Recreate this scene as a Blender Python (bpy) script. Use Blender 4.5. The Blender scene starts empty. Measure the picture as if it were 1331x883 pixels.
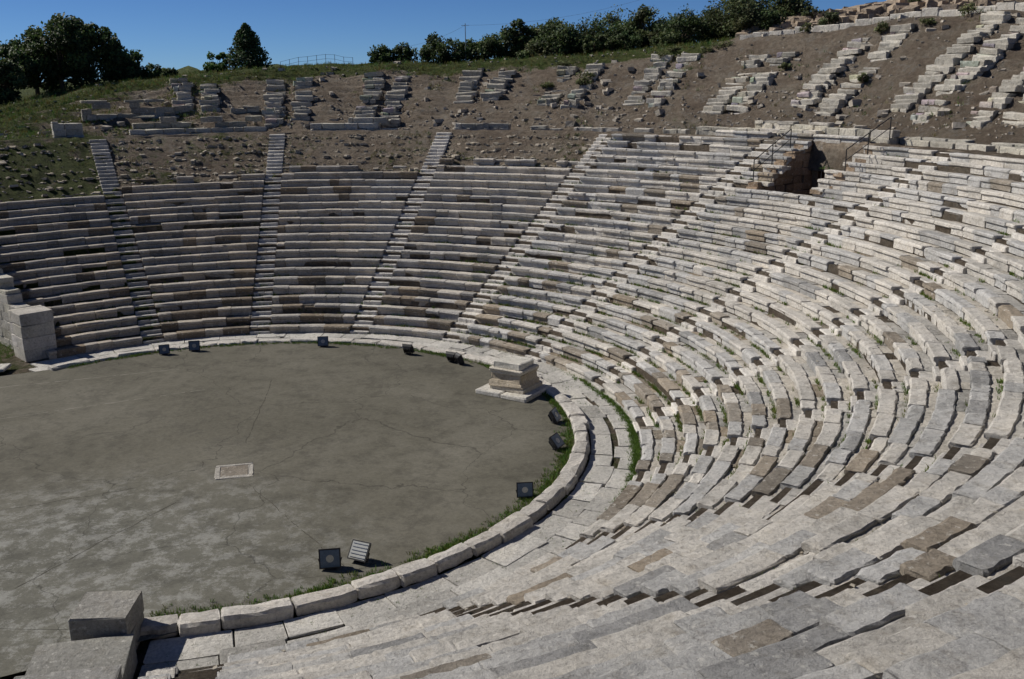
import bpy, math, random
from mathutils import Matrix, Vector, noise
random.seed(7)
R=random.random
def U(a,b): return a+(b-a)*random.random()
S=12.5
CX,CY=-.848,2.686
RC,R0,R1,H1=1.02*S,1.202*S,2.599*S,.71*S
N=25; TR=(R1-R0)/N; RI=H1/N
AIS=[116.9-19.2*k for k in range(11)]
TH0,TH1=-79.0,135.0
sc=bpy.context.scene
rad=math.radians
def pol(r,a,z): return (r*math.cos(a),r*math.sin(a),z)
def nz(x,y,z,o=3): return noise.fractal(Vector((x,y,z)),1.0,2.0,o)

# ---------------------------------------------------------------- materials
def newmat(name):
    m=bpy.data.materials.new(name);m.use_nodes=True
    nt=m.node_tree;b=nt.nodes["Principled BSDF"];b.inputs["Roughness"].default_value=.9
    b.inputs["Specular IOR Level"].default_value=.2
    return m,nt,b
def nd(nt,t,**k):
    n=nt.nodes.new(t)
    for a,v in k.items(): setattr(n,a,v)
    return n
def tex(nt,scale,detail=6,rough=.6,vec=None,kind="noise"):
    n=nd(nt,"ShaderNodeTexNoise");n.inputs["Scale"].default_value=scale;n.inputs["Detail"].default_value=detail;n.inputs["Roughness"].default_value=rough
    nt.links.new(vec,n.inputs["Vector"]);return n.outputs["Fac"]
def ramp(nt,src,stops):
    r=nd(nt,"ShaderNodeValToRGB");e=r.color_ramp.elements
    while len(e)<len(stops): e.new(.5)
    for i,(p,c) in enumerate(stops):
        e[i].position=p
        e[i].color=(c,c,c,1) if isinstance(c,(int,float)) else (*c,1)
    nt.links.new(src,r.inputs[0]);return r.outputs[0]
def mix(nt,a,b,fac,mode="MIX"):
    m=nd(nt,"ShaderNodeMix",data_type="RGBA",blend_type=mode)
    def put(s,v):
        if isinstance(v,(tuple,list)): s.default_value=(*v[:3],1)
        elif isinstance(v,(int,float)): s.default_value=v
        else: nt.links.new(v,s)
    put(m.inputs[0],fac);put(m.inputs[6],a);put(m.inputs[7],b);return m.outputs[2]
def bump(nt,b,src,dist,strength=1,prev=None):
    n=nd(nt,"ShaderNodeBump");n.inputs["Distance"].default_value=dist;n.inputs["Strength"].default_value=strength
    nt.links.new(src,n.inputs["Height"])
    if prev: nt.links.new(prev,n.inputs["Normal"])
    nt.links.new(n.outputs[0],b.inputs["Normal"]);return n.outputs[0]
def stone_mat(name,spread=1.0,dark=.55):
    m,nt,b=newmat(name)
    co=nd(nt,"ShaderNodeTexCoord").outputs["Object"]
    at=nd(nt,"ShaderNodeAttribute",attribute_name="tint").outputs["Color"]
    a=ramp(nt,tex(nt,.55,7,.65,co),[(.3,(.74,.735,.72)),(.5,(1.02,1.01,1.0)),(.7,(1.20,1.17,1.12))])
    c=mix(nt,at,a,1.0,"MULTIPLY")
    f=ramp(nt,tex(nt,11,8,.72,co),[(.33,.64),(.5,1.04),(.72,1.22)])
    c=mix(nt,c,f,.9,"MULTIPLY")
    st=ramp(nt,tex(nt,2.8,9,.78,co),[(.51,0),(.64,1)])
    c=mix(nt,c,mix(nt,c,(.58,.54,.48),.9,"MULTIPLY"),mix(nt,(0,0,0),st,dark))
    li=ramp(nt,tex(nt,6.5,7,.7,co),[(.57,0),(.67,.55)])
    c=mix(nt,c,(.68,.655,.595),li)
    bl=ramp(nt,tex(nt,22,6,.8,co),[(.61,0),(.67,.7)])
    c=mix(nt,c,(.10,.095,.085),bl)
    sp=ramp(nt,tex(nt,90,3,.6,co),[(.3,.82),(.6,1.08)])
    c=mix(nt,c,sp,.7,"MULTIPLY")
    nt.links.new(c,b.inputs["Base Color"])
    n1=bump(nt,b,tex(nt,5,8,.7,co),.09,1)
    bump(nt,b,tex(nt,30,6,.75,co),.022,1,n1)
    return m
M_stone=stone_mat("weathered_marble",dark=.6)
M_pave=stone_mat("paving_stone",dark=.4)

def soil_mat():
    m,nt,b=newmat("soil_and_grass")
    co=nd(nt,"ShaderNodeTexCoord").outputs["Object"]
    g=nd(nt,"ShaderNodeAttribute",attribute_name="green").outputs["Fac"]
    s=ramp(nt,tex(nt,.35,8,.7,co),[(.3,(.28,.215,.16)),(.5,(.41,.33,.25)),(.7,(.50,.43,.34))])
    s2=ramp(nt,tex(nt,4,8,.78,co),[(.35,.58),(.6,1.2)])
    s=mix(nt,s,s2,.9,"MULTIPLY")
    rk=ramp(nt,tex(nt,1.1,12,.88,co),[(.53,0),(.60,1)])
    s=mix(nt,s,(.50,.465,.41),mix(nt,(0,0,0),rk,.75))
    gr=ramp(nt,tex(nt,2.2,8,.75,co),[(.3,(.05,.062,.02)),(.5,(.11,.145,.034)),(.7,(.22,.22,.09))])
    gn=tex(nt,.7,9,.76,co)
    ad=nd(nt,"ShaderNodeMath",operation="ADD");nt.links.new(g,ad.inputs[0]);nt.links.new(gn,ad.inputs[1])
    gm=ramp(nt,ad.outputs[0],[(.76,0),(.86,1)])
    c=mix(nt,s,gr,gm)
    nt.links.new(c,b.inputs["Base Color"])
    n1=bump(nt,b,tex(nt,1.5,10,.78,co),.45,1)
    bump(nt,b,tex(nt,12,6,.7,co),.07,1,n1)
    return m
M_soil=soil_mat()

def floor_mat():
    m,nt,b=newmat("orchestra_concrete")
    co=nd(nt,"ShaderNodeTexCoord").outputs["Object"]
    c=ramp(nt,tex(nt,.16,8,.65,co),[(.3,(.088,.082,.062)),(.5,(.118,.110,.085)),(.7,(.155,.145,.116))])
    p=ramp(nt,tex(nt,1.3,12,.84,co),[(.49,0),(.56,1)])
    mp=nd(nt,"ShaderNodeMapping");nt.links.new(co,mp.inputs["Vector"])
    mp.inputs["Location"].default_value=(.14,1.32,0);mp.inputs["Scale"].default_value=(.112,.13,.1)
    gr=nd(nt,"ShaderNodeTexGradient",gradient_type="SPHERICAL");nt.links.new(mp.outputs[0],gr.inputs[0])
    gm=ramp(nt,gr.outputs[1],[(0,0.02),(.6,.85)])
    pm=mix(nt,(0,0,0),p,gm)
    c=mix(nt,c,(.31,.305,.28),pm)
    c=mix(nt,c,(.165,.168,.148),mix(nt,(0,0,0),ramp(nt,gr.outputs[1],[(0,0),(.6,1)]),.35))
    f=ramp(nt,tex(nt,7,9,.8,co),[(.3,.68),(.65,1.16)])
    c=mix(nt,c,f,.85,"MULTIPLY")
    d=ramp(nt,tex(nt,.7,10,.82,co),[(.49,1),(.60,.72)])
    c=mix(nt,c,d,1,"MULTIPLY")
    sc_=ramp(nt,tex(nt,2.6,12,.9,co),[(.64,0),(.70,.7)])
    c=mix(nt,c,(.26,.25,.22),sc_)
    vo=nd(nt,"ShaderNodeTexVoronoi",feature="DISTANCE_TO_EDGE");vo.inputs["Scale"].default_value=.16
    wv=nd(nt,"ShaderNodeVectorMath",operation="MULTIPLY_ADD");nn=nd(nt,"ShaderNodeTexNoise");nn.inputs["Scale"].default_value=.8;nn.inputs["Detail"].default_value=6
    nt.links.new(co,nn.inputs["Vector"]);nt.links.new(nn.outputs["Color"],wv.inputs[0]);wv.inputs[1].default_value=(1.6,1.6,0);nt.links.new(co,wv.inputs[2])
    nt.links.new(wv.outputs[0],vo.inputs["Vector"])
    cr=ramp(nt,vo.outputs["Distance"],[(0,.5),(.0035,1)])
    c=mix(nt,c,cr,1,"MULTIPLY")
    sp=ramp(nt,tex(nt,60,4,.7,co),[(.3,.8),(.65,1.12)])
    c=mix(nt,c,sp,.8,"MULTIPLY")
    nt.links.new(c,b.inputs["Base Color"]);bump(nt,b,tex(nt,30,6,.7,co),.012,.8)
    return m
M_floor=floor_mat()
def tint_mat(name,rough=.7,sub=0):
    m,nt,b=newmat(name)
    at=nd(nt,"ShaderNodeAttribute",attribute_name="tint").outputs["Color"]
    nt.links.new(at,b.inputs["Base Color"]);b.inputs["Roughness"].default_value=rough
    if sub:
        tr=nd(nt,"ShaderNodeBsdfTranslucent");nt.links.new(at,tr.inputs[0])
        mx=nd(nt,"ShaderNodeMixShader");mx.inputs[0].default_value=.25
        nt.links.new(b.outputs[0],mx.inputs[1]);nt.links.new(tr.outputs[0],mx.inputs[2])
        nt.links.new(mx.outputs[0],nt.nodes["Material Output"].inputs[0])
    return m
M_leaf=tint_mat("foliage",.65,1)
def plain(name,col,rough=.5,metal=0,ns=20):
    m,nt,b=newmat(name);co=nd(nt,"ShaderNodeTexCoord").outputs["Object"]
    f=ramp(nt,tex(nt,ns,5,.7,co),[(.3,.7),(.7,1.15)])
    nt.links.new(mix(nt,col,f,.8,"MULTIPLY"),b.inputs["Base Color"])
    b.inputs["Roughness"].default_value=rough;b.inputs["Metallic"].default_value=metal;return m
M_black=plain("black_painted_metal",(.035,.035,.037),.5)
M_metal=plain("galvanised_metal",(.35,.36,.37),.4,.7)
M_bark=plain("bark",(.10,.075,.05),.9)
M_glass=plain("lamp_glass",(.10,.14,.20),.08,.0)
M_reflect=plain("lamp_reflector",(.55,.55,.50),.3,.3,120)
M_dark=plain("dark_crack",(.06,.054,.042),.95)
M_groove=plain("pale_groove",(.21,.20,.165),.95,0,3)

# ---------------------------------------------------------------- mesh helpers
class B:
    def __init__(s): s.V=[];s.F=[];s.C=[];s.M=[]
    def face(s,f,c,m=0): s.F.append(f);s.C.append(c);s.M.append(m)
    def make(s,name,mats,attr="tint",smooth=False,parent=None):
        me=bpy.data.meshes.new(name);me.from_pydata(s.V,[],s.F);me.update()
        for m in mats: me.materials.append(m)
        me.polygons.foreach_set("material_index",s.M)
        a=me.attributes.new(attr,"FLOAT_COLOR","FACE")
        buf=[]
        for c in s.C: buf+= [c[0],c[1],c[2],1.0]
        a.data.foreach_set("color",buf)
        if smooth: me.polygons.foreach_set("use_smooth",[True]*len(me.polygons))
        o=bpy.data.objects.new(name,me);sc.collection.objects.link(o)
        if parent: o.parent=parent
        return o
def loft(b,rings,col,m=0,j=0):
    n=len(rings[0]);base=len(b.V)
    for rg in rings:
        for p in rg: b.V.append((p[0]+U(-j,j),p[1]+U(-j,j),p[2]+U(-j,j)))
    for k in range(len(rings)-1):
        for i in range(n):
            a=base+k*n+i;c=base+k*n+(i+1)%n
            b.face((a,c,c+n,a+n),col,m)
    b.face(tuple(base+i for i in range(n))[::-1],col,m)
    b.face(tuple(base+(len(rings)-1)*n+i for i in range(n)),col,m)
def block(b,a0,a1,prof,col,nseg=2,j=.008,r_off=0,z_off=0,tilt=0,gap=.006,m=0,chip=.03):
    rm=prof[0][0];L=abs(a1-a0)*rm
    cr=sum(p[0] for p in prof)/len(prof);cz=sum(p[1] for p in prof)/len(prof)
    e=min(.04,L*.1)
    ss=[gap/L,(gap+e)/L]+[ (k/nseg) for k in range(1,nseg)]+[1-(gap+e)/L,1-gap/L]
    rings=[]
    ch0=chip/.35*U(.4,1.6);ch1=chip/.35*U(.4,1.6)
    for k,s in enumerate(ss):
        a=a0+(a1-a0)*s
        sh=1-(ch0 if k==0 else (ch1 if k==len(ss)-1 else 0))
        wob=U(-j,j)*1.2
        rg=[]
        for (r,z) in prof:
            rr=cr+(r-cr)*sh+r_off+wob
            zz=cz+(z-cz)*sh+z_off+tilt*(s-.5)*L
            rg.append(pol(rr,a,zz))
        rings.append(rg)
    loft(b,rings,col,m,j)
def boxm(b,mat4,sx,sy,sz,col,m=0,bev=.03,j=0):
    def rg(hx,hy,z,c):
        pts=[(-hx+c,-hy),(hx-c,-hy),(hx,-hy+c),(hx,hy-c),(hx-c,hy),(-hx+c,hy),(-hx,hy-c),(-hx,-hy+c)]
        return [tuple(mat4@Vector((x,y,z))) for x,y in pts]
    hx,hy=sx/2,sy/2
    loft(b,[rg(hx-bev,hy-bev,0,bev),rg(hx,hy,bev,bev),rg(hx,hy,sz-bev,bev),rg(hx-bev,hy-bev,sz,bev)],col,m,j)
def T(x,y,z,rz=0,rx=0,ry=0):
    return Matrix.Translation((x,y,z))@Matrix.Rotation(rz,4,'Z')@Matrix.Rotation(rx,4,'X')@Matrix.Rotation(ry,4,'Y')
def pipe(b,p,q,r0,r1,col,m=0,n=8):
    p=Vector(p);q=Vector(q);d=(q-p).normalized();u=d.orthogonal().normalized();v=d.cross(u)
    rings=[]
    for c,r in((p,r0),(q,r1)):
        rings.append([tuple(c+u*r*math.cos(2*math.pi*i/n)+v*r*math.sin(2*math.pi*i/n)) for i in range(n)])
    loft(b,rings,col,m)
def rock(b,p,s,col,flat=.6):
    base=len(b.V);M4=Matrix.Rotation(U(0,6.3),3,'Z')@Matrix.Rotation(U(-.4,.4),3,'X')
    ax=(s*U(.7,1.3),s*U(.5,1),s*flat*U(.6,1.1))
    for x in(-1,1):
        for y in(-1,1):
            for z in(-1,1):
                k=U(.6,1);v=M4@Vector((x*ax[0]*.5*k,y*ax[1]*.5*U(.65,1),z*ax[2]*.5*U(.7,1)))
                b.V.append((p[0]+v.x,p[1]+v.y,p[2]+v.z))
    for f in((0,1,3,2),(4,6,7,5),(0,4,5,1),(2,3,7,6),(0,2,6,4),(1,5,7,3)):
        b.face(tuple(base+i for i in f),col)
def tuft(b,p,h,n,col,spread=.06):
    for i in range(n):
        a=U(0,6.3);d=U(0,spread);x=p[0]+d*math.cos(a);y=p[1]+d*math.sin(a)
        a2=U(0,6.3);l=h*U(.5,1.2);w=.012+.12*h*.5
        dx,dy=math.cos(a2),math.sin(a2);le=U(.1,.8)*l
        base=len(b.V)
        b.V+= [(x-dy*w*.5,y+dx*w*.5,p[2]-.01),(x+dy*w*.5,y-dx*w*.5,p[2]-.01),(x+dx*le*.5+dy*w*.4,y+dy*le*.5-dx*w*.4,p[2]+l*.6),(x+dx*le,y+dy*le,p[2]+l)]
        k=U(.6,1.3);b.face((base,base+1,base+2,base+3),(col[0]*k,col[1]*k,col[2]*k))

# ---------------------------------------------------------------- stone colours
def scol(i,deg,near=False,aa=0):
    x=R()
    brown=.03
    if i<9 and -30<deg<125: brown=.34-.034*i
    brown+=.12*max(0,nz(i*.35,aa*2.2,4,2))
    if deg>75: brown+=.08
    if x<brown:
        v=U(.85,1.25);h=U(0,1);c=((.285-.02*h)*v,.24*v,(.185+.02*h)*v)
    elif x<brown+.36: v=U(.43,.51);c=(v,v*.985,v*.95)
    elif x<brown+.42: v=U(.29,.35);c=(v,v*.99,v*.965)
    else: v=U(.51,.60);c=(v,v*.95,v*.865)
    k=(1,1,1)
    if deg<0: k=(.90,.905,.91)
    if deg>60: k=(.92,.90,.87)  # left bank faces away from the sun; its shade is painted in, deepening leftwards
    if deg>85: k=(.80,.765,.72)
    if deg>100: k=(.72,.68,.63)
    return (c[0]*k[0],c[1]*k[1],c[2]*k[2])
def nrows(deg):
    if deg>116.9: return 17
    if deg>97.7: return 18
    if deg>78.5: return 19
    if deg>59.3: return 20
    return 25
def in_aisle(a,r,w=.40):
    return any(abs(a-rad(t))*r<w for t in AIS)
VA0,VA1=29.0,36.0;VR0,VR1=19,24

# ---------------------------------------------------------------- seating
b=B()
cuts=[TH0]+sorted(AIS)+[TH1]
for i in range(N+1):
    for wi in range(len(cuts)-1):
        lo,hi=cuts[wi],cuts[wi+1]
        mid=(lo+hi)/2
        if i>=nrows(mid) and not(i==N and 21<mid<50): 
            if not (i<nrows(mid)+1 and R()<.5): continue
            part=True
        else: part=False
        rf=R0+i*TR
        zt=(i+1)*RI
        hw=.50/rf
        a=rad(lo)+(hw if wi>0 else 0);end=rad(hi)-(hw if wi<len(cuts)-2 else 0)
        if i==N: a=max(a,rad(31));end=min(end,rad(47))
        near=mid<5
        for kind in (0,1):
            aa=a
            while aa<end-.002:
                L=(U(.55,1.5) if kind==0 else U(.5,1.3))*(1.2 if near else 1)
                na=aa+L/rf
                if end-na<.35/rf: na=end
                dg=math.degrees((aa+na)/2)
                pm=(.0015 if near else .005) if kind==0 else (.002 if near else .012)
                skip=(VR0<=i<=VR1 and VA0<dg<VA1) or R()<pm or (part and R()<.5)
                if i>=23 and 47<dg<60 and R()<.25: skip=True
                if not skip:
                    wr=.07*nz(rf*.11*math.cos(aa)*1.3,rf*.11*math.sin(aa)*1.3,i*3.1)
                    wz=.045*nz(rf*.2*math.cos(aa),rf*.2*math.sin(aa),i*1.7+50)
                    rough=1.0+(.9 if R()<.12 else 0)
                    dj=U(-.013,.013)*rough+wr;dz=U(-.009,.007)*rough+wz
                    if R()<.03: dj+=U(.03,.11);dz-=U(.02,.06)
                    if kind==0:
                        w=U(.42,.46);lip=U(.10,.14);uc=U(.06,.10)
                        ed=U(.015,.045)*rough
                        prof=[(rf+uc,zt-RI-.03),(rf+uc,zt-lip-.06),(rf,zt-lip),(rf,zt-ed),(rf+ed,zt),(rf+w*.5,zt+U(-.010,.006)),(rf+w-.03,zt),(rf+w,zt-.03),(rf+w,zt-.2)]
                        if R()<.15: prof[2]=(rf+.05,zt-lip);prof[3]=(rf+.06,zt-.07);prof[4]=(rf+.13,zt-.01)
                    else:
                        w=.42
                        prof=[(rf+w,zt-.25),(rf+w,zt-.09),(rf+w+.03,zt-.065),(rf+TR*.8,zt-.06+U(-.006,.006)),(rf+TR+.14,zt-.06),(rf+TR+.14,zt-.25)]
                    c=scol(i,dg,near,aa)
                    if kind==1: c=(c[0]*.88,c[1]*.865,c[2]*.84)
                    block(b,aa,na,prof,c,nseg=6 if near else 2,j=.013 if near else .008,r_off=dj,z_off=dz,tilt=U(-.011,.011)*rough,gap=U(.002,.009),chip=(.015+.035*R()) if near else .015+.025*R())
                aa=na
b.make("stone_seating_rows",[M_stone])

# ---------------------------------------------------------------- stairways
for t in AIS:
    b=B();tr=rad(t);g=N
    for i in range(N):
        rf=R0+i*TR
        for h in (0,1):
            w=.49/rf
            r0=rf+h*TR*.5-.04;zt=i*RI+(h+1)*RI*.5-.05
            v=U(.56,.65);c=(v,v*.96,v*.89)
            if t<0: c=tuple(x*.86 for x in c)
            if t>90: c=tuple(x*.80 for x in c)  # left stairs darkened too, same painted shade as the seats beside them
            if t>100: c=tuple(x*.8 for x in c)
            o=U(-.015,.015)
            prof=[(r0,zt-.28),(r0,zt-.03),(r0+.03,zt),(r0+TR*.5+.1,zt+U(-.01,.01)),(r0+TR*.5+.1,zt-.28)]
            sp=U(-.3,.3) if R()<.4 else None
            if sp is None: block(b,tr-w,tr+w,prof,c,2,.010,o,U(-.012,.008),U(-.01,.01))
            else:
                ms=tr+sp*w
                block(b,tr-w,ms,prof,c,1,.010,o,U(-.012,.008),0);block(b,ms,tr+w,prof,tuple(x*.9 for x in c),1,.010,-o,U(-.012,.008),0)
    b.make("stone_stairway",[M_pave])

# ---------------------------------------------------------------- terrain
TT=[(-100,.25),(-80,.72),(-60,.8),(-20,.95),(0,1.08),(20,1.16),(33,1.215),(40,1.20),(50,1.15),(60,1.115),(69,1.08),(78,1.055),(88,1.045),(97,1.035),(105,1.01),(112,.965),(120,.88),(130,.74),(140,.56),(160,.1),(180,0),(250,0),(260,.25)]
def lerp(tab,x):
    for k in range(len(tab)-1):
        if x<=tab[k+1][0]:
            u=(x-tab[k][0])/(tab[k+1][0]-tab[k][0]);return tab[k][1]+(tab[k+1][1]-tab[k][1])*u
    return tab[-1][1]
def sst(a,b_,x):
    u=max(0,min(1,(x-a)/(b_-a)));return u*u*(3-2*u)
def terr(r,deg):
    q=r/S;zt=lerp(TT,deg)
    bl=sst(-95,-80,deg)*(1-sst(137,165,deg))
    zb=(.712)*bl
    if q<2.72: z=zb
    elif q<3.5:
        u=(q-2.72)/.78;z=zb+(zt-zb)*(u**.95)
        z+=.008*math.sin(u*13*2*math.pi+3*nz(r*.1,deg*.05,0))*min(1,u*5)*bl
    else:
        sl=.02 if deg>66 else (.13 if deg<55 else .02+.11*(66-deg)/11)
        z=zt+sl*min(q-3.5,.16)*bl
        if q>3.66:
            up=(sst(24,31,deg)*(1-sst(53,58,deg)))*sst(3.68,3.74,q)
            z+=.032*up+(.02 if deg>60 else .13*(1-sst(55,60,deg))+.02)*(min(q,4.4)-3.66)*bl
        z+=.012*max(0,q-4.4)
        z*=1-sst(6,14,q)
    x,y=r*math.cos(rad(deg)),r*math.sin(rad(deg))
    am=min(1,max(0,(q-2.66)/.1))*(.028 if q<6 else .08)*(1 if bl>.01 or q>4 else .0)
    z+=am*nz(x*.25,y*.25,3,6)
    if q<2.598: z-=.12
    return z*S
def green(r,deg):
    q=r/S
    g=.09
    if deg>56: g+=.44*sst(3.26,3.50,q+.06*nz(deg*.2,q,1))
    if deg>104: g+=.10+.20*sst(110,124,deg)
    if q>4 : g+=.3
    if deg<58 and q<4: g+=.02
    return g
def grid(name,rs,ds,zf,gf,mat):
    V=[];F=[];G=[]
    for d in ds:
        for r in rs:
            V.append(pol(r,rad(d),zf(r,d)));G.append(gf(r,d))
    n=len(rs)
    for a in range(len(ds)-1):
        for k in range(n-1): F.append((a*n+k,a*n+k+1,(a+1)*n+k+1,(a+1)*n+k))
    me=bpy.data.meshes.new(name);me.from_pydata(V,[],F);me.update();me.materials.append(mat)
    at=me.attributes.new("green","FLOAT","POINT");at.data.foreach_set("value",G)
    me.polygons.foreach_set("use_smooth",[True]*len(me.polygons))
    o=bpy.data.objects.new(name,me);sc.collection.objects.link(o);return o
rs=[R1-.25]+[R1+.1+k*.2 for k in range(70)]
while rs[-1]<14.5*S: rs.append(rs[-1]*1.07)
ds=[-100+k*.6 for k in range(601)]
grid("hillside_terrain",rs,ds,terr,green,M_soil)
ds=[TH0+(TH1-TH0)*k/428 for k in range(429)]
V=[];F=[];G=[]
prof=[(R0+.12,-.1)]
for i in range(N): prof+=[(R0+i*TR+.12,i),(R0+i*TR+.125,i+1)]
prof+=[(R1+.3,N)]
def bankz(r,d):
    nr=nrows(d);u=(r-(R0+nr*TR))/TR
    return min(nr*RI-.10+u*RI*1.02+.16*nz(r*.7*math.cos(rad(d)),r*.7*math.sin(rad(d)),2,5)+.05*math.sin(u*2*math.pi),H1+.12)
for d in ds:
    nr=nrows(d)
    for (r,k) in prof:
        z=k*RI-.10 if k>0 else -.1
        if r>R0+nr*TR+.1: z=bankz(r,d)
        V.append(pol(r,rad(d),z));G.append(.15+(.10 if d>97 else 0)+(.14 if d>116 else 0) if nr<N else 0.05)
n=len(prof)
for a in range(len(ds)-1):
    dg=(ds[a]+ds[a+1])/2
    for k in range(n-1):
        row=(k-1)//2
        if VA0<dg<VA1 and VR0<=row<=VR1: continue
        F.append((a*n+k,a*n+k+1,(a+1)*n+k+1,(a+1)*n+k))
me=bpy.data.meshes.new("bank");me.from_pydata(V,[],F);me.update();me.materials.append(M_soil)
at=me.attributes.new("green","FLOAT","POINT");at.data.foreach_set("value",G)
o=bpy.data.objects.new("earth_bank_terrain",me);sc.collection.objects.link(o)
me=bpy.data.meshes.new("ground");me.from_pydata([(-3000,-3000,-.06),(3000,-3000,-.06),(3000,3000,-.06),(-3000,3000,-.06)],[],[(0,1,2,3)]);me.materials.append(M_soil)
at=me.attributes.new("green","FLOAT","POINT");at.data.foreach_set("value",[.3]*4)
sc.collection.objects.link(bpy.data.objects.new("ground",me))

# ---------------------------------------------------------------- orchestra floor, joints
V=[(0,0,.1)];F=[];nn=160
for k in range(nn): V.append(pol(RC+.05,2*math.pi*k/nn,.1))
for k in range(nn): F.append((0,1+k,1+(k+1)%nn))
ax=rad(28)
o_=len(V)
for u,v in((-3.4,-1.02),(-.02,-1.02),(-.02,.98),(-3.4,.98)):
    V.append((u*S*math.cos(ax)-v*S*math.sin(ax),u*S*math.sin(ax)+v*S*math.cos(ax),.094))
F.append((o_,o_+1,o_+2,o_+3))
me=bpy.data.meshes.new("f");me.from_pydata(V,[],F);me.materials.append(M_floor)
sc.collection.objects.link(bpy.data.objects.new("orchestra_floor",me))
b=B()
def strip(p,q,w,mi):
    n=40;d=Vector((q[0]-p[0],q[1]-p[1],0));L=d.length;d.normalize();o=Vector((-d.y,d.x,0))
    base=len(b.V)
    for k in range(n+1):
        c=Vector((p[0],p[1],.104))+d*L*k/n+o*.07*nz(k*.3,p[0],p[1]);ww=w*U(.2,1.3)
        b.V+=[tuple(c-o*ww/2),tuple(c+o*ww/2)]
    for k in range(n):
        if R()<.12: continue
        b.face((base+2*k,base+2*k+2,base+2*k+3,base+2*k+1),(0,0,0),mi)
C0=(.123*S,-.263*S)
for k,(a,l0,l1) in enumerate([(96,2.5,10),(-55,1.3,8),(205,3,9),(-115,2.5,8.5)]):
    a=rad(a);strip((C0[0]+l0*math.cos(a),C0[1]+l0*math.sin(a)),(C0[0]+l1*math.cos(a),C0[1]+l1*math.sin(a)),.024,0)
strip((-12,4),(-5.5,-10),.03,0)
for (p,q) in [((-9,2),(-2,5.5)),((-11,6),(-4,8.5)),((-7,-4),(-6.2,-9.5))]:
    strip(p,q,.06,1)
b.make("floor_joints",[M_dark,M_groove])
b=B()
for k in range(4):
    t=T(C0[0],C0[1],.085,rad(14)+k*math.pi/2)
    boxm(b,t@Matrix.Translation((0,.52,0)),.86 if k%2 else 1.18,.17,.035,(.40,.38,.34),0,.012,.012)
boxm(b,T(C0[0],C0[1],.08,rad(14)),.86,.86,.035,(.25,.22,.18),0,.01,.004)
b.make("stone_floor_plaque",[M_stone])

# ---------------------------------------------------------------- curb ring
b=B()
aa=rad(-81.5)
while aa<rad(137):
    na=aa+U(.8,1.7)/RC
    wI=U(-.04,.04);top=U(.24,.30);w=U(.46,.62)
    v=U(.44,.57);c=(v,v*.95,v*.87)
    if math.degrees(aa)>45: top-=.05
    prof=[(RC+wI,-.02),(RC+wI,top-.05),(RC+wI+.05,top),(RC+w*.5,top+U(0,.02)),(RC+w-.06,top),(RC+w,top-.07),(RC+w+.02,-.02)]
    block(b,aa,na,prof,c,4,.020,0,0,U(-.025,.025),.015,chip=.06)
    aa=na
b.make("orchestra_kerb",[M_stone])
# ---------------------------------------------------------------- walkway paving
b=B()
for k in range(2):
    aa=rad(-80.5)
    while aa<rad(136):
        bm=RC+1.45+.12*nz(aa*2,1,1)+U(-.12,.12)
        ra,rb=(RC+.60,bm-.015) if k==0 else (bm+.015,R0+.10)
        na=aa+U(.75,2.1)/ra
        v=U(.42,.54)
        if R()<.25: v*=.78
        z=U(-.014,.014)
        prof=[(ra,-.1),(ra,z-.01),(ra+.02,z),(rb-.02,z+U(-.01,.01)),(rb,z-.01),(rb,-.1)]
        if R()>.01 or aa<rad(-20): block(b,aa,na,prof,(v,v*.97,v*.90),2,.016,0,0,U(-.008,.008),.018,chip=.01)
        aa=na
b.make("stone_walkway",[M_pave])

# ---------------------------------------------------------------- analemma walls
def wallblocks(b,p0,p1,zb,zt_f,th,course=.42,col=(.42,.40,.35),lmin=.7,lmax=1.5,jz=.006):
    d=Vector((p1[0]-p0[0],p1[1]-p0[1]));L=d.length;d.normalize();ang=math.atan2(d.y,d.x)
    z=zb;k=0
    while True:
        any_=False;s=-(U(0,.3));
        while s<L:
            l=U(lmin,lmax);e=min(L,s+l);s0=max(0,s)
            if L-e<.3: e=L
            mid=(s0+e)/2
            top=zt_f(mid)
            if z<top-.14 and e-s0>.1:
                h=min(course,top-z);any_=True
                f=U(.8,1.15)
                cc=(col[0]*f,col[1]*f,col[2]*f*U(.95,1.03))
                o=U(-.012,.012)
                t=T(p0[0]+d.x*mid-d.y*o,p0[1]+d.y*mid+d.x*o,z,ang)
                boxm(b,t,e-s0-.012,th+U(-.02,.02),h-.008,cc,0,.022,jz)
            s=e if e<L else L+1
        z+=course;k+=1
        if not any_ or k>40: break
def P2(r,a): return (r*math.cos(a),r*math.sin(a))
b=B();a=rad(135.4)
wallblocks(b,P2(1.36*S,a),P2(2.75*S,a),-.05,lambda s:.75+max(0,(1.36*S+s-R0))*H1/(R1-R0)+.25,.7,.45,(.44,.42,.37),jz=.015)
wallblocks(b,P2(1.24*S,rad(135.6)),P2(1.365*S,rad(135.4)),-.05,lambda s:2.2,1.45,.56,(.56,.53,.48),jz=.015)
o=b.make("analemma_wall",[M_stone])
b=B()
wallblocks(b,P2(1.02*S,rad(-84.0)),P2(1.12*S,rad(-84.2)),-.05,lambda s:1.03,1.25,.54,(.31,.30,.275),2.0,2.2,.022)
wallblocks(b,P2(1.135*S,rad(-85.0)),P2(1.75*S,rad(-82.6)),-.05,lambda s:.67+max(0,s-1.9)*.5,2.0,.36,(.30,.295,.27),1.5,2.0,.02)
b.make("analemma_wall",[M_stone])

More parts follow.
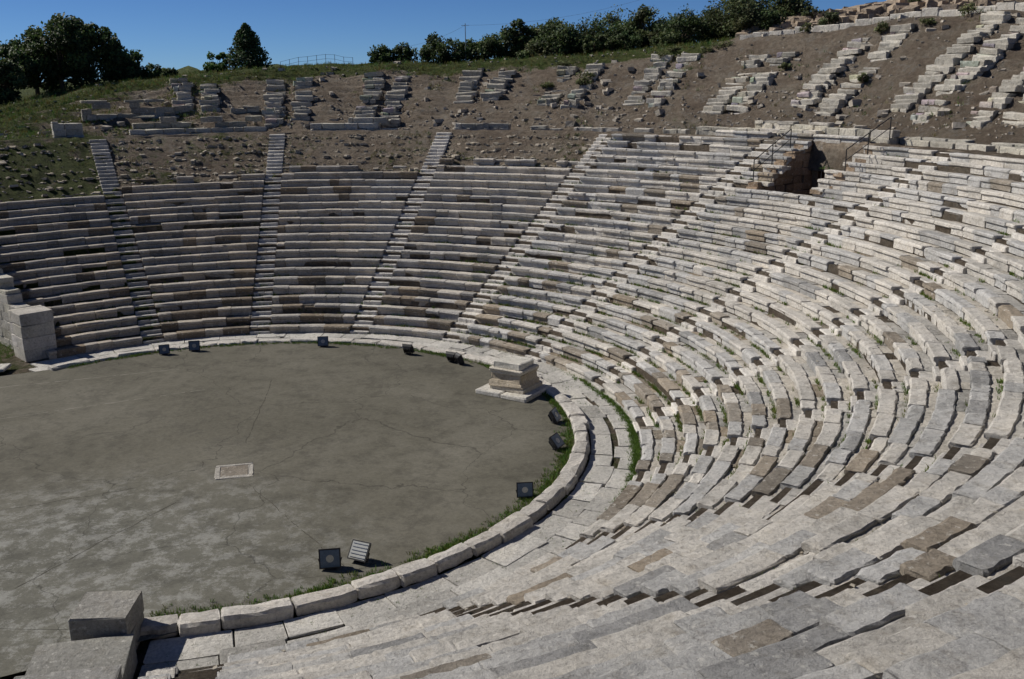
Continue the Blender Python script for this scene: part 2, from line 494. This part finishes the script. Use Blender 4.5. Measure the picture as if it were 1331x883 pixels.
# ---------------------------------------------------------------- diazoma walls and ruins
def arcwall(b,r,d0,d1,z0,h,th,col,course=.4,miss=.0,lm=(.6,1.5)):
    z=z0;k=0
    while z<z0+h-.05:
        aa=rad(d0)
        while aa<rad(d1)-.001:
            na=min(rad(d1),aa+U(*lm)/r)
            hh=min(course,z0+h-z)
            if R()>miss*(k+.3):
                f=U(.75,1.15);c=(col[0]*f,col[1]*f,col[2]*f*U(.95,1.02))
                prof=[(r,z),(r,z+hh-.03),(r+.03,z+hh-.005),(r+th-.03,z+hh-.005),(r+th,z+hh-.03),(r+th,z)]
                block(b,aa,na,prof,c,2,.025,U(-.05,.05),0,U(-.03,.03),.015,chip=.04)
            aa=na
        z+=course;k+=1
ZD=.712*S
gcol=(.45,.43,.38)
for (q,d0,d1,dz,h,miss,col) in [
    (2.66,99,113.5,-.25,.62,.05,gcol),(2.68,118,121,-.2,1.2,.1,gcol),(2.66,84.5,94.2,-.2,.75,.03,(.52,.50,.44)),(2.68,85.5,90,.5,.35,.2,gcol),
    (2.66,71.5,77.8,-.2,.65,.06,gcol),(2.66,65.5,69,-.2,.5,.3,gcol),
    (2.70,99.5,106,.35,.7,.35,(.35,.33,.28)),(2.78,107,113,.35,.8,.3,(.35,.33,.28)),(2.95,108.5,117.5,.9,1.25,.15,(.31,.29,.25)),(2.93,100,103,1.1,.5,.3,(.33,.31,.26)),
    (2.66,36.5,50,-.1,.55,.12,(.54,.51,.45)),(2.70,36,44,.35,.5,.25,(.54,.51,.45)),(2.68,29,36,-.1,.75,.1,(.54,.51,.45)),(2.66,19,29,-.1,.38,.15,(.52,.49,.43)),(2.66,-5,18,-.1,.38,.15,(.52,.49,.43)),(2.66,51,64,-.1,.35,.35,(.52,.49,.43)),
    (2.72,5,28,.05,.3,.5,(.46,.44,.38))]:
    b=B();arcwall(b,q*S,d0,d1,ZD+dz,h,.55,col,.36,miss);b.make("ruined_stone_wall",[M_stone])
for t,r0,r1 in [(106.3,2.96,3.40),(97,2.78,3.38),(87.3,2.78,3.38),(77.2,2.94,3.36),(67.8,2.88,3.38),(58.6,2.92,3.40),(49.6,2.87,3.42),(40.3,2.86,3.46),(30.6,2.84,3.58),(22.8,2.84,3.2),(12,2.86,3.3)]:
    for sgn in(-1,1):
        b=B()
        n=int((r1-r0)*S/.55*U(.88,1.05));st=r0*S+U(-.1,.6 if sgn>0 else .2)
        tt=t+sgn*(1.38+U(-.1,.1));dr=0
        for i in range(n):
            dr+=U(-.06,.06)
            if R()<.06: continue
            r=st+i*.55;z=terr(r,tt)
            for lay in range(2):
                w=(.62+U(-.18,.12))/r;h=.30+U(-.05,.06)
                sh=(U(-.12,.12)+dr)/r
                z0=z-.16+lay*.29+.04
                if lay and R()<.15: continue
                f=U(.7,1.1);c=(.42*f,.395*f,.34*f)
                if t<60: c=(.48*f,.455*f,.40*f)
                rr=r+U(-.07,.07)+lay*.08
                prof=[(rr,z0),(rr,z0+h-.06),(rr+.06,z0+h),(rr+.56,z0+h+U(-.04,.02)),(rr+.66,z0+h-.06),(rr+.66,z0)]
                sp=U(-.4,.4)
                if R()<.35:
                    block(b,rad(tt)-w+sh,rad(tt)+sp*w,prof,c,1,.035,U(-.06,.06),0,U(-.08,.08),.01,chip=.05)
                    block(b,rad(tt)+sp*w,rad(tt)+w+sh,prof,tuple(x*U(.8,1.1) for x in c),1,.035,U(-.06,.06),U(-.06,.0),U(-.08,.08),.01,chip=.05)
                else: block(b,rad(tt)-w+sh,rad(tt)+w+sh,prof,c,2,.035,0,0,U(-.08,.08),.01,chip=.05)
        b.make("ruined_stair_blocks",[M_stone])
b=B()
for k in range(2600):
    d=U(15,134);q=U(2.72,3.6) if R()<.7 else U(2.72,3.0);r=q*S
    f=U(.6,1.05);s=U(.07,.24) if R()<.93 else U(.35,.7)
    rock(b,pol(r,rad(d),terr(r,d)+s*.01),s,(.44*f,.40*f,.34*f))
for k in range(1500):
    d=U(60,134);nr=nrows(d);i=random.randint(nr,24);r=R0+(i+.15)*TR+U(-.06,.14)
    if R()>.65: r+=U(0,.5)
    if in_aisle(rad(d),r,.5): continue
    f=U(.6,1.1);s=U(.08,.28) if R()<.85 else U(.3,.5)
    rock(b,pol(r,rad(d),bankz(r,d)+.005),s,(.43*f,.385*f,.31*f),.4)
for k in range(500):
    i=random.randint(0,24);d=U(-75,130);r=R0+(i+U(.15,.95))*TR
    if i>=nrows(d) or (VR0<=i<=VR1 and VA0<d<VA1): continue
    rock(b,pol(r,rad(d),(i+1)*RI-.02),U(.03,.12),(.46,.42,.35),.5)
b.make("rubble_stones",[M_stone])
b=B()
for k in range(420):
    d=U(24,56);q=U(3.80,4.35);r=q*S;s=U(.4,1.7)*(1.2 if q>4 else .7)
    f=U(.7,1.1);rock(b,pol(r,rad(d),terr(r,d)-s*.08),s,(.36*f,.29*f,.22*f),.75)
b.make("rock_outcrop",[M_stone])

# ---------------------------------------------------------------- retaining wall on the hilltop
b=B();aa=55.0
while aa>24:
    nb=aa-1.3*U(.8,1.2);r=(3.68)*S
    z=terr(3.655*S,(aa+nb)/2)+.42
    prof=[(r,z-1.4),(r,z+.02),(r+.04,z+.05),(r+.45,z+.05),(r+.5,z+.02),(r+.5,z-1.4)]
    v=U(.54,.62);block(b,rad(nb),rad(aa),prof,(v,v*.95,v*.85),2,.02,0,U(-.03,.03),0,.004,chip=.01);aa=nb
b.make("retaining_wall",[M_stone])

# ---------------------------------------------------------------- vomitory (passage cut through the seating)
b=B()
zf=17*RI;rA=R0+VR0*TR+.05;rB=R0+(VR1+1)*TR+.12
brown=(.32,.24,.17)
for side,dg in((0,VA0),(1,VA1)):
    for i in range(VR0,VR1+1):
        z=zf
        while z<(i+1)*RI-.1:
            h=min(.38,(i+1)*RI-.08-z);f=U(.7,1.15)
            r=R0+i*TR
            w=.35/r
            aC=rad(dg)+( -w*.9 if side==0 else w*.9)
            prof=[(r+.05,z),(r+.05,z+h-.01),(r+TR+.04,z+h-.01),(r+TR+.04,z)]
            block(b,aC-w+U(-.07,.07)/r,aC+w+U(-.07,.07)/r,prof,(brown[0]*f,brown[1]*f,brown[2]*f),1,.04,U(-.05,.05),0,0,.01,chip=.04);z+=.38
aM=rad((VA0+VA1)/2)
Mx=T(rB*math.cos(aM),rB*math.sin(aM),zf,aM-math.pi/2)
Wd=4.1;Ht=(VR1+1)*RI-zf+.12
aw,ah=1.62,1.45
pts=[(-aw,0),(-aw,ah)]+[(-aw*math.cos(math.pi*k/10),ah+aw*.62*math.sin(math.pi*k/10)) for k in range(1,10)]+[(aw,ah),(aw,0)]
outer=[(-Wd/2,0),(-Wd/2,Ht*.7)]+[(-Wd/2+Wd*(k+.5)/10,Ht) for k in range(9)]+[(Wd/2,Ht*.7),(Wd/2,0)]
base=len(b.V)
for (x,z) in pts+outer: b.V.append(tuple(Mx@Vector((x+0,0,z))))
n=len(pts)
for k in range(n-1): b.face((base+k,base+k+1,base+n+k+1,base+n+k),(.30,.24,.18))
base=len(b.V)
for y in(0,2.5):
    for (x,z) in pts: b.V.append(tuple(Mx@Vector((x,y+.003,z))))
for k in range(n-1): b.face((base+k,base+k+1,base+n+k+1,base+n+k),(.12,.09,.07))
b.face(tuple(base+n+k for k in range(n)),(.03,.025,.02))  # dark tunnel lining and near-black end face paint in the passage's shadow
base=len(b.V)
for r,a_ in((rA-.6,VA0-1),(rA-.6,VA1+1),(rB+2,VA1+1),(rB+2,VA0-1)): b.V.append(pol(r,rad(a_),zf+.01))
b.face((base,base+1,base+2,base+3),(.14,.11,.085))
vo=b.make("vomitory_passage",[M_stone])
g=B()
for k in range(15):
    x=-aw+2*aw*(k+.5)/15
    h=ah+.62*math.sqrt(max(0,aw*aw-x*x))*.98
    pipe(g,Mx@Vector((x,.12,0)),Mx@Vector((x,.12,h)),.018,.018,(0,0,0),0,6)
for z in(.15,.9,ah): pipe(g,Mx@Vector((-aw,.12,z)),Mx@Vector((aw,.12,z)),.02,.02,(0,0,0),0,6)
g.make("iron_gate",[M_metal])
for dg,i0,i1 in((VA1+.9,19,25),(VA0-.9,21,26)):
    g=B();tops=[]
    for i in range(i0,i1,2):
        r=R0+(i+.4)*TR;z=(i+1)*RI
        p=pol(r,rad(dg),z-.1);q=pol(r,rad(dg),z+1.0);pipe(g,p,q,.026,.026,(0,0,0),0,6);tops.append(q)
    for k in range(len(tops)-1):
        pipe(g,tops[k],tops[k+1],.026,.026,(0,0,0),0,6)
        p=Vector(tops[k])-Vector((0,0,.5));q=Vector(tops[k+1])-Vector((0,0,.5));pipe(g,p,q,.02,.02,(0,0,0),0,6)
    g.make("metal_railing",[M_black])

# ---------------------------------------------------------------- altar pedestal
a=rad(24.2);px,py=.936*S*math.cos(a),.936*S*math.sin(a)
b=B();t=T(px,py,.09,rad(-33))
boxm(b,t@Matrix.Translation((-.6,0,0)),1.18,2.1,.20,(.56,.54,.49),0,.04,.02);boxm(b,t@Matrix.Translation((.6,0,0)),1.18,2.15,.19,(.54,.52,.47),0,.04,.02)
boxm(b,t@Matrix.Translation((0.05,.06,.19)),1.62,1.45,.18,(.48,.44,.37),0,.03,.02)
def ringq(hx,hy,z): 
    c=.04
    return [tuple(t@Vector((x,y,z))) for x,y in((-hx+c,-hy),(hx-c,-hy),(hx,-hy+c),(hx,hy-c),(hx-c,hy),(-hx+c,hy),(-hx,hy-c),(-hx,-hy+c))]
loft(b,[ringq(.78,.70,.365),ringq(.80,.72,.42),ringq(.78,.70,.50),ringq(.73,.65,.56),ringq(.70,.63,.62),ringq(.69,.62,.84),ringq(.71,.64,.88)],(.44,.38,.29),0,.03)
loft(b,[ringq(.70,.63,.885),ringq(.75,.67,.94),ringq(.77,.69,1.05),ringq(.72,.64,1.09)],(.56,.52,.44),0,.03)
loft(b,[ringq(.60,.54,1.085),ringq(.62,.56,1.14),ringq(.61,.54,1.30),ringq(.56,.50,1.34)],(.60,.58,.52),0,.03)
b.make("stone_altar",[M_stone])
b=B();boxm(b,T(-1.02*S,.70*S,.09,rad(8)),2.1,1.0,.12,(.5,.49,.45),0,.02,.015);boxm(b,T(-1.11*S,.80*S,.09,rad(20)),1.0,.7,.14,(.42,.41,.38),0,.02,.015)
b.make("stone_slab",[M_stone])

# ---------------------------------------------------------------- floodlights
def flood(deg,q,yaw,tilt,sc_=1.0,z=.1,face=1):
    r=q*S;x,y,_=pol(r,rad(deg),0);g=B()
    t=T(x,y,z,yaw)
    boxm(g,t,.30*sc_,.22*sc_,.03,(0,0,0),0,.008)
    for s in(-1,1):
        pipe(g,t@Vector((s*.22*sc_,0,.03)),t@Vector((s*.30*sc_,0,.30*sc_)),.014,.014,(0,0,0),0,6)
    pipe(g,t@Vector((-.22*sc_,0,.04)),t@Vector((.22*sc_,0,.04)),.016,.016,(0,0,0),0,6)
    h=t@Matrix.Translation((0,0,.30*sc_))@Matrix.Rotation(tilt,4,'X')
    def rq(hx,hz,y): return [tuple(h@Vector(p)) for p in((-hx,y,-hz),(hx,y,-hz),(hx,y,hz),(-hx,y,hz))]
    k=sc_
    loft(g,[rq(.13*k,.12*k,.17*k),rq(.24*k,.22*k,.08*k),rq(.27*k,.25*k,0),rq(.28*k,.26*k,-.02*k),rq(.28*k,.26*k,-.05*k)],(0,0,0),0)
    for i in range(5):
        x_=(-.16+.08*i)*k
        loft(g,[[tuple(h@Vector(p)) for p in((x_-.006,.06*k,-.2*k),(x_+.006,.06*k,-.2*k),(x_+.006,.06*k,.2*k),(x_-.006,.06*k,.2*k))],[tuple(h@Vector(p)) for p in((x_-.006,.21*k,-.14*k),(x_+.006,.21*k,-.14*k),(x_+.006,.21*k,.14*k),(x_-.006,.21*k,.14*k))]],(0,0,0),0)
    loft(g,[rq(.245*k,.225*k,-.049*k),rq(.245*k,.225*k,-.056*k)],(0,0,0),1 if face==1 else 2)
    if face==1:
        n=18;rings=[]
        for yy,rr in((-.056,.10),(-.062,.10)): rings.append([tuple(h@Vector((rr*k*math.cos(2*math.pi*i/n),yy*k,rr*k*math.sin(2*math.pi*i/n)))) for i in range(n)])
        loft(g,rings,(0,0,0),3)
    else:
        for i in range(5):
            zz=(-.18+.09*i)*k
            loft(g,[[tuple(h@Vector(p)) for p in((-.22*k,-.057*k,zz-.008),(.22*k,-.057*k,zz-.008),(.22*k,-.057*k,zz+.008),(-.22*k,-.057*k,zz+.008))],[tuple(h@Vector(p)) for p in((-.22*k,-.075*k,zz-.008),(.22*k,-.075*k,zz-.008),(.22*k,-.075*k,zz+.008),(-.22*k,-.075*k,zz+.008))]],(0,0,0),3)
    g.make("floodlight",[M_black,M_glass,M_reflect,M_metal])
flood(-59.8,.925,rad(8),rad(-12),1.0,.1,1)
flood(-55.8,.93,rad(-25),rad(-38),1.0,.1,2)
flood(-27.4,.985,rad(5),rad(-10),.9,.1,1)
flood(-7.8,.975,rad(60),rad(-40),.95,.1,1)
flood(4.8,.975,rad(70),rad(-30),.95,.1,1)
flood(48.9,.965,rad(150),rad(-30),.9,.1,1);flood(46.6,.965,rad(120),rad(-20),.9,.1,1)
flood(60.8,.96,rad(160),rad(-30),.9,.1,1);flood(81.9,.965,rad(5),rad(-10),.9,.1,1)
flood(110.2,.975,rad(10),rad(-5),.9,.1,1);flood(116.5,.975,rad(20),rad(-5),.85,.1,1)

# ---------------------------------------------------------------- weeds
b=B();gc=(.10,.17,.03)
for k in range(5200):
    d=U(-81,60) if R()<.8 else U(60,136)
    dens=.55+.7*nz(d*.12,0,4)
    if R()>dens*(1.2 if d<20 else .8): continue
    r=RC-.02-abs(random.gauss(0,.12 if d>0 else .22))
    tuft(b,pol(r,rad(d),.1),U(.04,.14),7,(gc[0]*U(.7,1.4),gc[1]*U(.8,1.15),gc[2]),.09)
for k in range(1600):
    d=random.gauss(0,12);
    if d>30 or d<-32: continue
    r=R0-.05-abs(random.gauss(0,.12));tuft(b,pol(r,rad(d),0),U(.04,.11),6,gc,.08)
for k in range(700):
    d=U(-80,130);r=U(RC+.6,R0);tuft(b,pol(r,rad(d),-.01),U(.02,.05),5,gc,.06)
for k in range(820):
    i=int(abs(random.gauss(0,9)));d=U(-70,60) if R()<.88 else U(60,130)
    if i>24: continue
    n=random.randint(1,13)
    for q in range(n):
        r=R0+i*TR+U(-.06,.05)-.03;tuft(b,pol(r,rad(d)+U(-.35,.35)/r*1.5,i*RI-.05),U(.06,.15),7,(gc[0]*U(.8,1.6),gc[1],gc[2]),.07)
for k in range(12000):
    if R()<.55:
        d=U(56,135);q=U(3.15,4.2)
    elif R()<.5: d=U(102,135);q=U(2.72,3.5)
    else: d=U(20,134);q=U(2.7,3.6)
    x,y=q*S*math.cos(rad(d)),q*S*math.sin(rad(d))
    if green(q*S,d)+.45*(.5+.9*nz(x*.3,y*.3,9))<.42: continue
    tuft(b,(x,y,terr(q*S,d)),U(.08,.30),6,(gc[0]*U(.6,1.7),gc[1]*U(.6,1.1),gc[2]*U(.8,1.6)),.2)
for k in range(3000):
    d=U(60,134);nr=nrows(d);r=R0+U(nr,25)*TR
    if in_aisle(rad(d),r,.5) or nz(r*.2,d*.15,7)<(.05 if d<98 else -.15): continue
    tuft(b,pol(r,rad(d),bankz(r,d)),U(.06,.20),6,(gc[0]*U(.6,1.6),gc[1]*U(.6,.95),gc[2]),.12)
for k in range(900):
    x=U(-1.75,-1.0)*S;y=U(.78,1.1)*S
    if math.hypot(x,y)<RC*1.03: continue
    tuft(b,(x,y,.09),U(.05,.16),6,(gc[0],gc[1],gc[2]),.1)
b.make("grass_weeds",[M_leaf])

# ---------------------------------------------------------------- trees
def crown(b,pos,h,w,n,col,kind,leaf):
    x0,y0,z0=pos
    th=h*(.12 if kind!="bush" else .05)
    tr_=max(.05,h*.03)
    p=Vector((x0,y0,z0-.3));top=Vector((x0+U(-.2,.2),y0+U(-.2,.2),z0+th+.2))
    pipe(b,p,top,tr_*1.3,tr_,(0,0,0),1,8)
    cl=[]
    if kind=="cone":
        pipe(b,top,(x0,y0,z0+h*.95),tr_,tr_*.15,(0,0,0),1,6)
        for k in range(60):
            u=(k+.5)/60;a=k*2.4;rr=w*.5*(1-u)**.75*U(.45,1.1)
            c=Vector((x0+rr*math.cos(a),y0+rr*math.sin(a),z0+h*(.06+.92*u)))
            cl.append((c,w*.16*(1.15-u*.8)));pipe(b,(x0,y0,c.z-.1),c,tr_*.3,tr_*.1,(0,0,0),1,4)
    else:
        m=34 if kind=="round" else 16
        for k in range(m):
            a=U(0,6.28);v=U(-.95,1);rr=U(.35,1.05)
            s_=math.sqrt(1-v*v)
            if v<0: s_=max(s_,.75)
            c=Vector((x0+w*.45*rr*s_*math.cos(a),y0+w*.45*rr*s_*math.sin(a),z0+h*.48+h*.44*v*U(.7,1.05)))
            cl.append((c,w*U(.08,.17)))
            pipe(b,top,c,tr_*.5,tr_*.12,(0,0,0),1,5)
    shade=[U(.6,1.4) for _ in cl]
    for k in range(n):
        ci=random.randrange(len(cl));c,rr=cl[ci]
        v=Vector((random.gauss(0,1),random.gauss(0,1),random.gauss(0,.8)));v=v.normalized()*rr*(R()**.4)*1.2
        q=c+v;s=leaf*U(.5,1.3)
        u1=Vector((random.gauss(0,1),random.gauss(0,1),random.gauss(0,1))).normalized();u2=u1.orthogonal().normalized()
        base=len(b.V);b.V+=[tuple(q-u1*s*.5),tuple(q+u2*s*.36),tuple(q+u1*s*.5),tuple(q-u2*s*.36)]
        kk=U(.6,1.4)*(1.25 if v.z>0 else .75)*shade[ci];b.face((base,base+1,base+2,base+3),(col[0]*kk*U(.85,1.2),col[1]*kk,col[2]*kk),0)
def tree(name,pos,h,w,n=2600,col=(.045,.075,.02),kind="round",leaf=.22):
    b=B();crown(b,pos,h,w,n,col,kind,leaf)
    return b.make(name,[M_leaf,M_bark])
def tp(d,q): r=q*S;return pol(r,rad(d),terr(r,d))
G1=(.045,.070,.023);G2=(.06,.10,.03)
for d,q,h,w in((117.4,4.0,5.6,5.8),(115.0,4.05,5.0,5.4),(119.4,4.1,5.0,4.6),(112.7,4.1,3.3,3.2)): tree("broadleaf_tree",tp(d,q),h,w,8500,G1,"round",.25)
for d,q,h,w in((122.2,3.85,3.4,3.0),(124.4,3.9,4.0,4.2)): tree("broadleaf_tree",tp(d,q),h,w,5200,(.05,.07,.025))
tree("round_shrub",tp(104.3,3.9),1.5,2.1,2600,(.06,.11,.025),"bush",.16)
tree("conifer_tree",tp(101.6,3.85),3.5,3.2,5600,(.04,.07,.027),"cone",.2)
tree("round_shrub",tp(110.2,3.9),1.2,1.8,1500,G1,"bush",.16);tree("round_shrub",tp(111.4,3.9),1.3,2.0,1800,G1,"bush",.16);tree("round_shrub",tp(108.4,3.9),.7,1.5,900,G1,"bush",.14)
b=B()
for d,h,w in((89.6,1.5,2.4),(87.8,1.8,2.6),(84.9,2.4,2.8),(83.2,2.3,3.0),(81.2,1.9,3.0),(79.4,2.0,3.0),(78,2.6,2.8)): crown(b,tp(d,4.0+U(-.05,.1)),h,w,2600,random.choice((G1,(.055,.08,.028))),"round",.2)
crown(b,tp(77.0,4.1),3.7,2.2,3000,G1,"round",.2)
d=76.5
while d>53:
    h=U(2.2,3.5)*(1+.35*nz(d*.3,1,1));w=U(2.8,5.0)
    crown(b,tp(d,4.05+U(-.1,.3)),h,w,3200,random.choice((G1,(.055,.08,.028),(.07,.09,.035),(.05,.065,.024))),"round",.2)
    if R()<.8: crown(b,tp(d+U(-.7,.7),3.9+U(-.06,.1)),U(.8,1.7),U(1.5,2.8),1300,random.choice((G1,(.07,.095,.034),(.09,.10,.045))),"bush",.17)
    d-=U(.7,1.5)
b.make("distant_tree_row",[M_leaf,M_bark])
for k in range(6):
    d=52-k*4.5;tree("round_shrub",tp(d+U(-.8,.8),3.85+U(-.1,.3)),U(.5,1.1),U(1,2.0),900,(.06,.075,.03),"bush",.15)
for k in range(16):
    d=U(22,75);q=U(3.0,3.55);tree("round_shrub",tp(d,q),U(.25,.6),U(.7,1.6),500,(.10,.115,.045),"bush",.11)

x,y,z=tp(81.6,3.95);g=B();pipe(g,(x,y,z-.2),(x,y,z+3.1),.04,.03,(0,0,0),0,8)
pipe(g,(x-.3,y,z+2.95),(x+.3,y,z+2.95),.018,.018,(0,0,0),0,6)
def wire(p,q,sag):
    p=Vector(p);q=Vector(q);pr=p
    for k in range(1,13):
        u=k/12;c=p.lerp(q,u)-Vector((0,0,sag*4*u*(1-u)));pipe(g,pr,c,.009,.009,(0,0,0),0,4);pr=c
x2,y2,z2=tp(62,4.3);wire((x,y,z+2.95),(x2,y2,z2+5),.8)
x2,y2,z2=tp(88,3.95);wire((x,y,z+2.95),(x2,y2,z2+1.2),.3)
g.make("utility_pole",[M_metal])
g=B();prev=None
for k in range(9):
    x,y,z=tp(98.5-k*.85,3.7);pipe(g,(x,y,z-.1),(x,y,z+.7),.018,.018,(0,0,0),0,5)
    if prev:
        for h in(.68,.36): pipe(g,(prev[0],prev[1],prev[2]+h),(x,y,z+h),.010,.010,(0,0,0),0,5)
    prev=(x,y,z)
g.make("metal_fence",[M_black])

# ---------------------------------------------------------------- light, sky, camera
sun_dir=Vector((-.88,.36,.80)).normalized()
L=bpy.data.lights.new("sun","SUN");L.energy=5.0;L.angle=rad(.53);L.color=(1,.95,.87)
lo=bpy.data.objects.new("sun",L);sc.collection.objects.link(lo);lo.rotation_euler=sun_dir.to_track_quat('Z','Y').to_euler()
w=bpy.data.worlds.new("World");sc.world=w;w.use_nodes=True;nt=w.node_tree
sky=nt.nodes.new("ShaderNodeTexSky");sky.sky_type='NISHITA';sky.sun_disc=False
sky.sun_elevation=math.asin(sun_dir.z);sky.sun_rotation=math.atan2(sun_dir.x,sun_dir.y)%(2*math.pi)
sky.air_density=.6;sky.dust_density=0;sky.ozone_density=5;sky.altitude=1500
mx=mix(nt,sky.outputs[0],(.60,.82,1.08),1,"MULTIPLY")
bg=nt.nodes["Background"];bg.inputs[1].default_value=.060;nt.links.new(mx,bg.inputs[0])

f,th,ro=1300.,.261,-.012
fw=Vector((0,math.cos(th),-math.sin(th)));rt=Vector((1,0,0));up=rt.cross(fw)
r2=rt*math.cos(ro)+up*math.sin(ro);u2=r2.cross(fw)
cam=bpy.data.objects.new("camera",bpy.data.cameras.new("camera"));sc.collection.objects.link(cam);sc.camera=cam
cam.matrix_world=Matrix(((r2.x,u2.x,-fw.x,-CX*S),(r2.y,u2.y,-fw.y,-CY*S),(r2.z,u2.z,-fw.z,S),(0,0,0,1)))
cam.data.sensor_width=36;cam.data.lens=36*f/1331;cam.data.clip_end=8000
sc.view_settings.view_transform='Standard';sc.view_settings.look='None';sc.view_settings.exposure=0
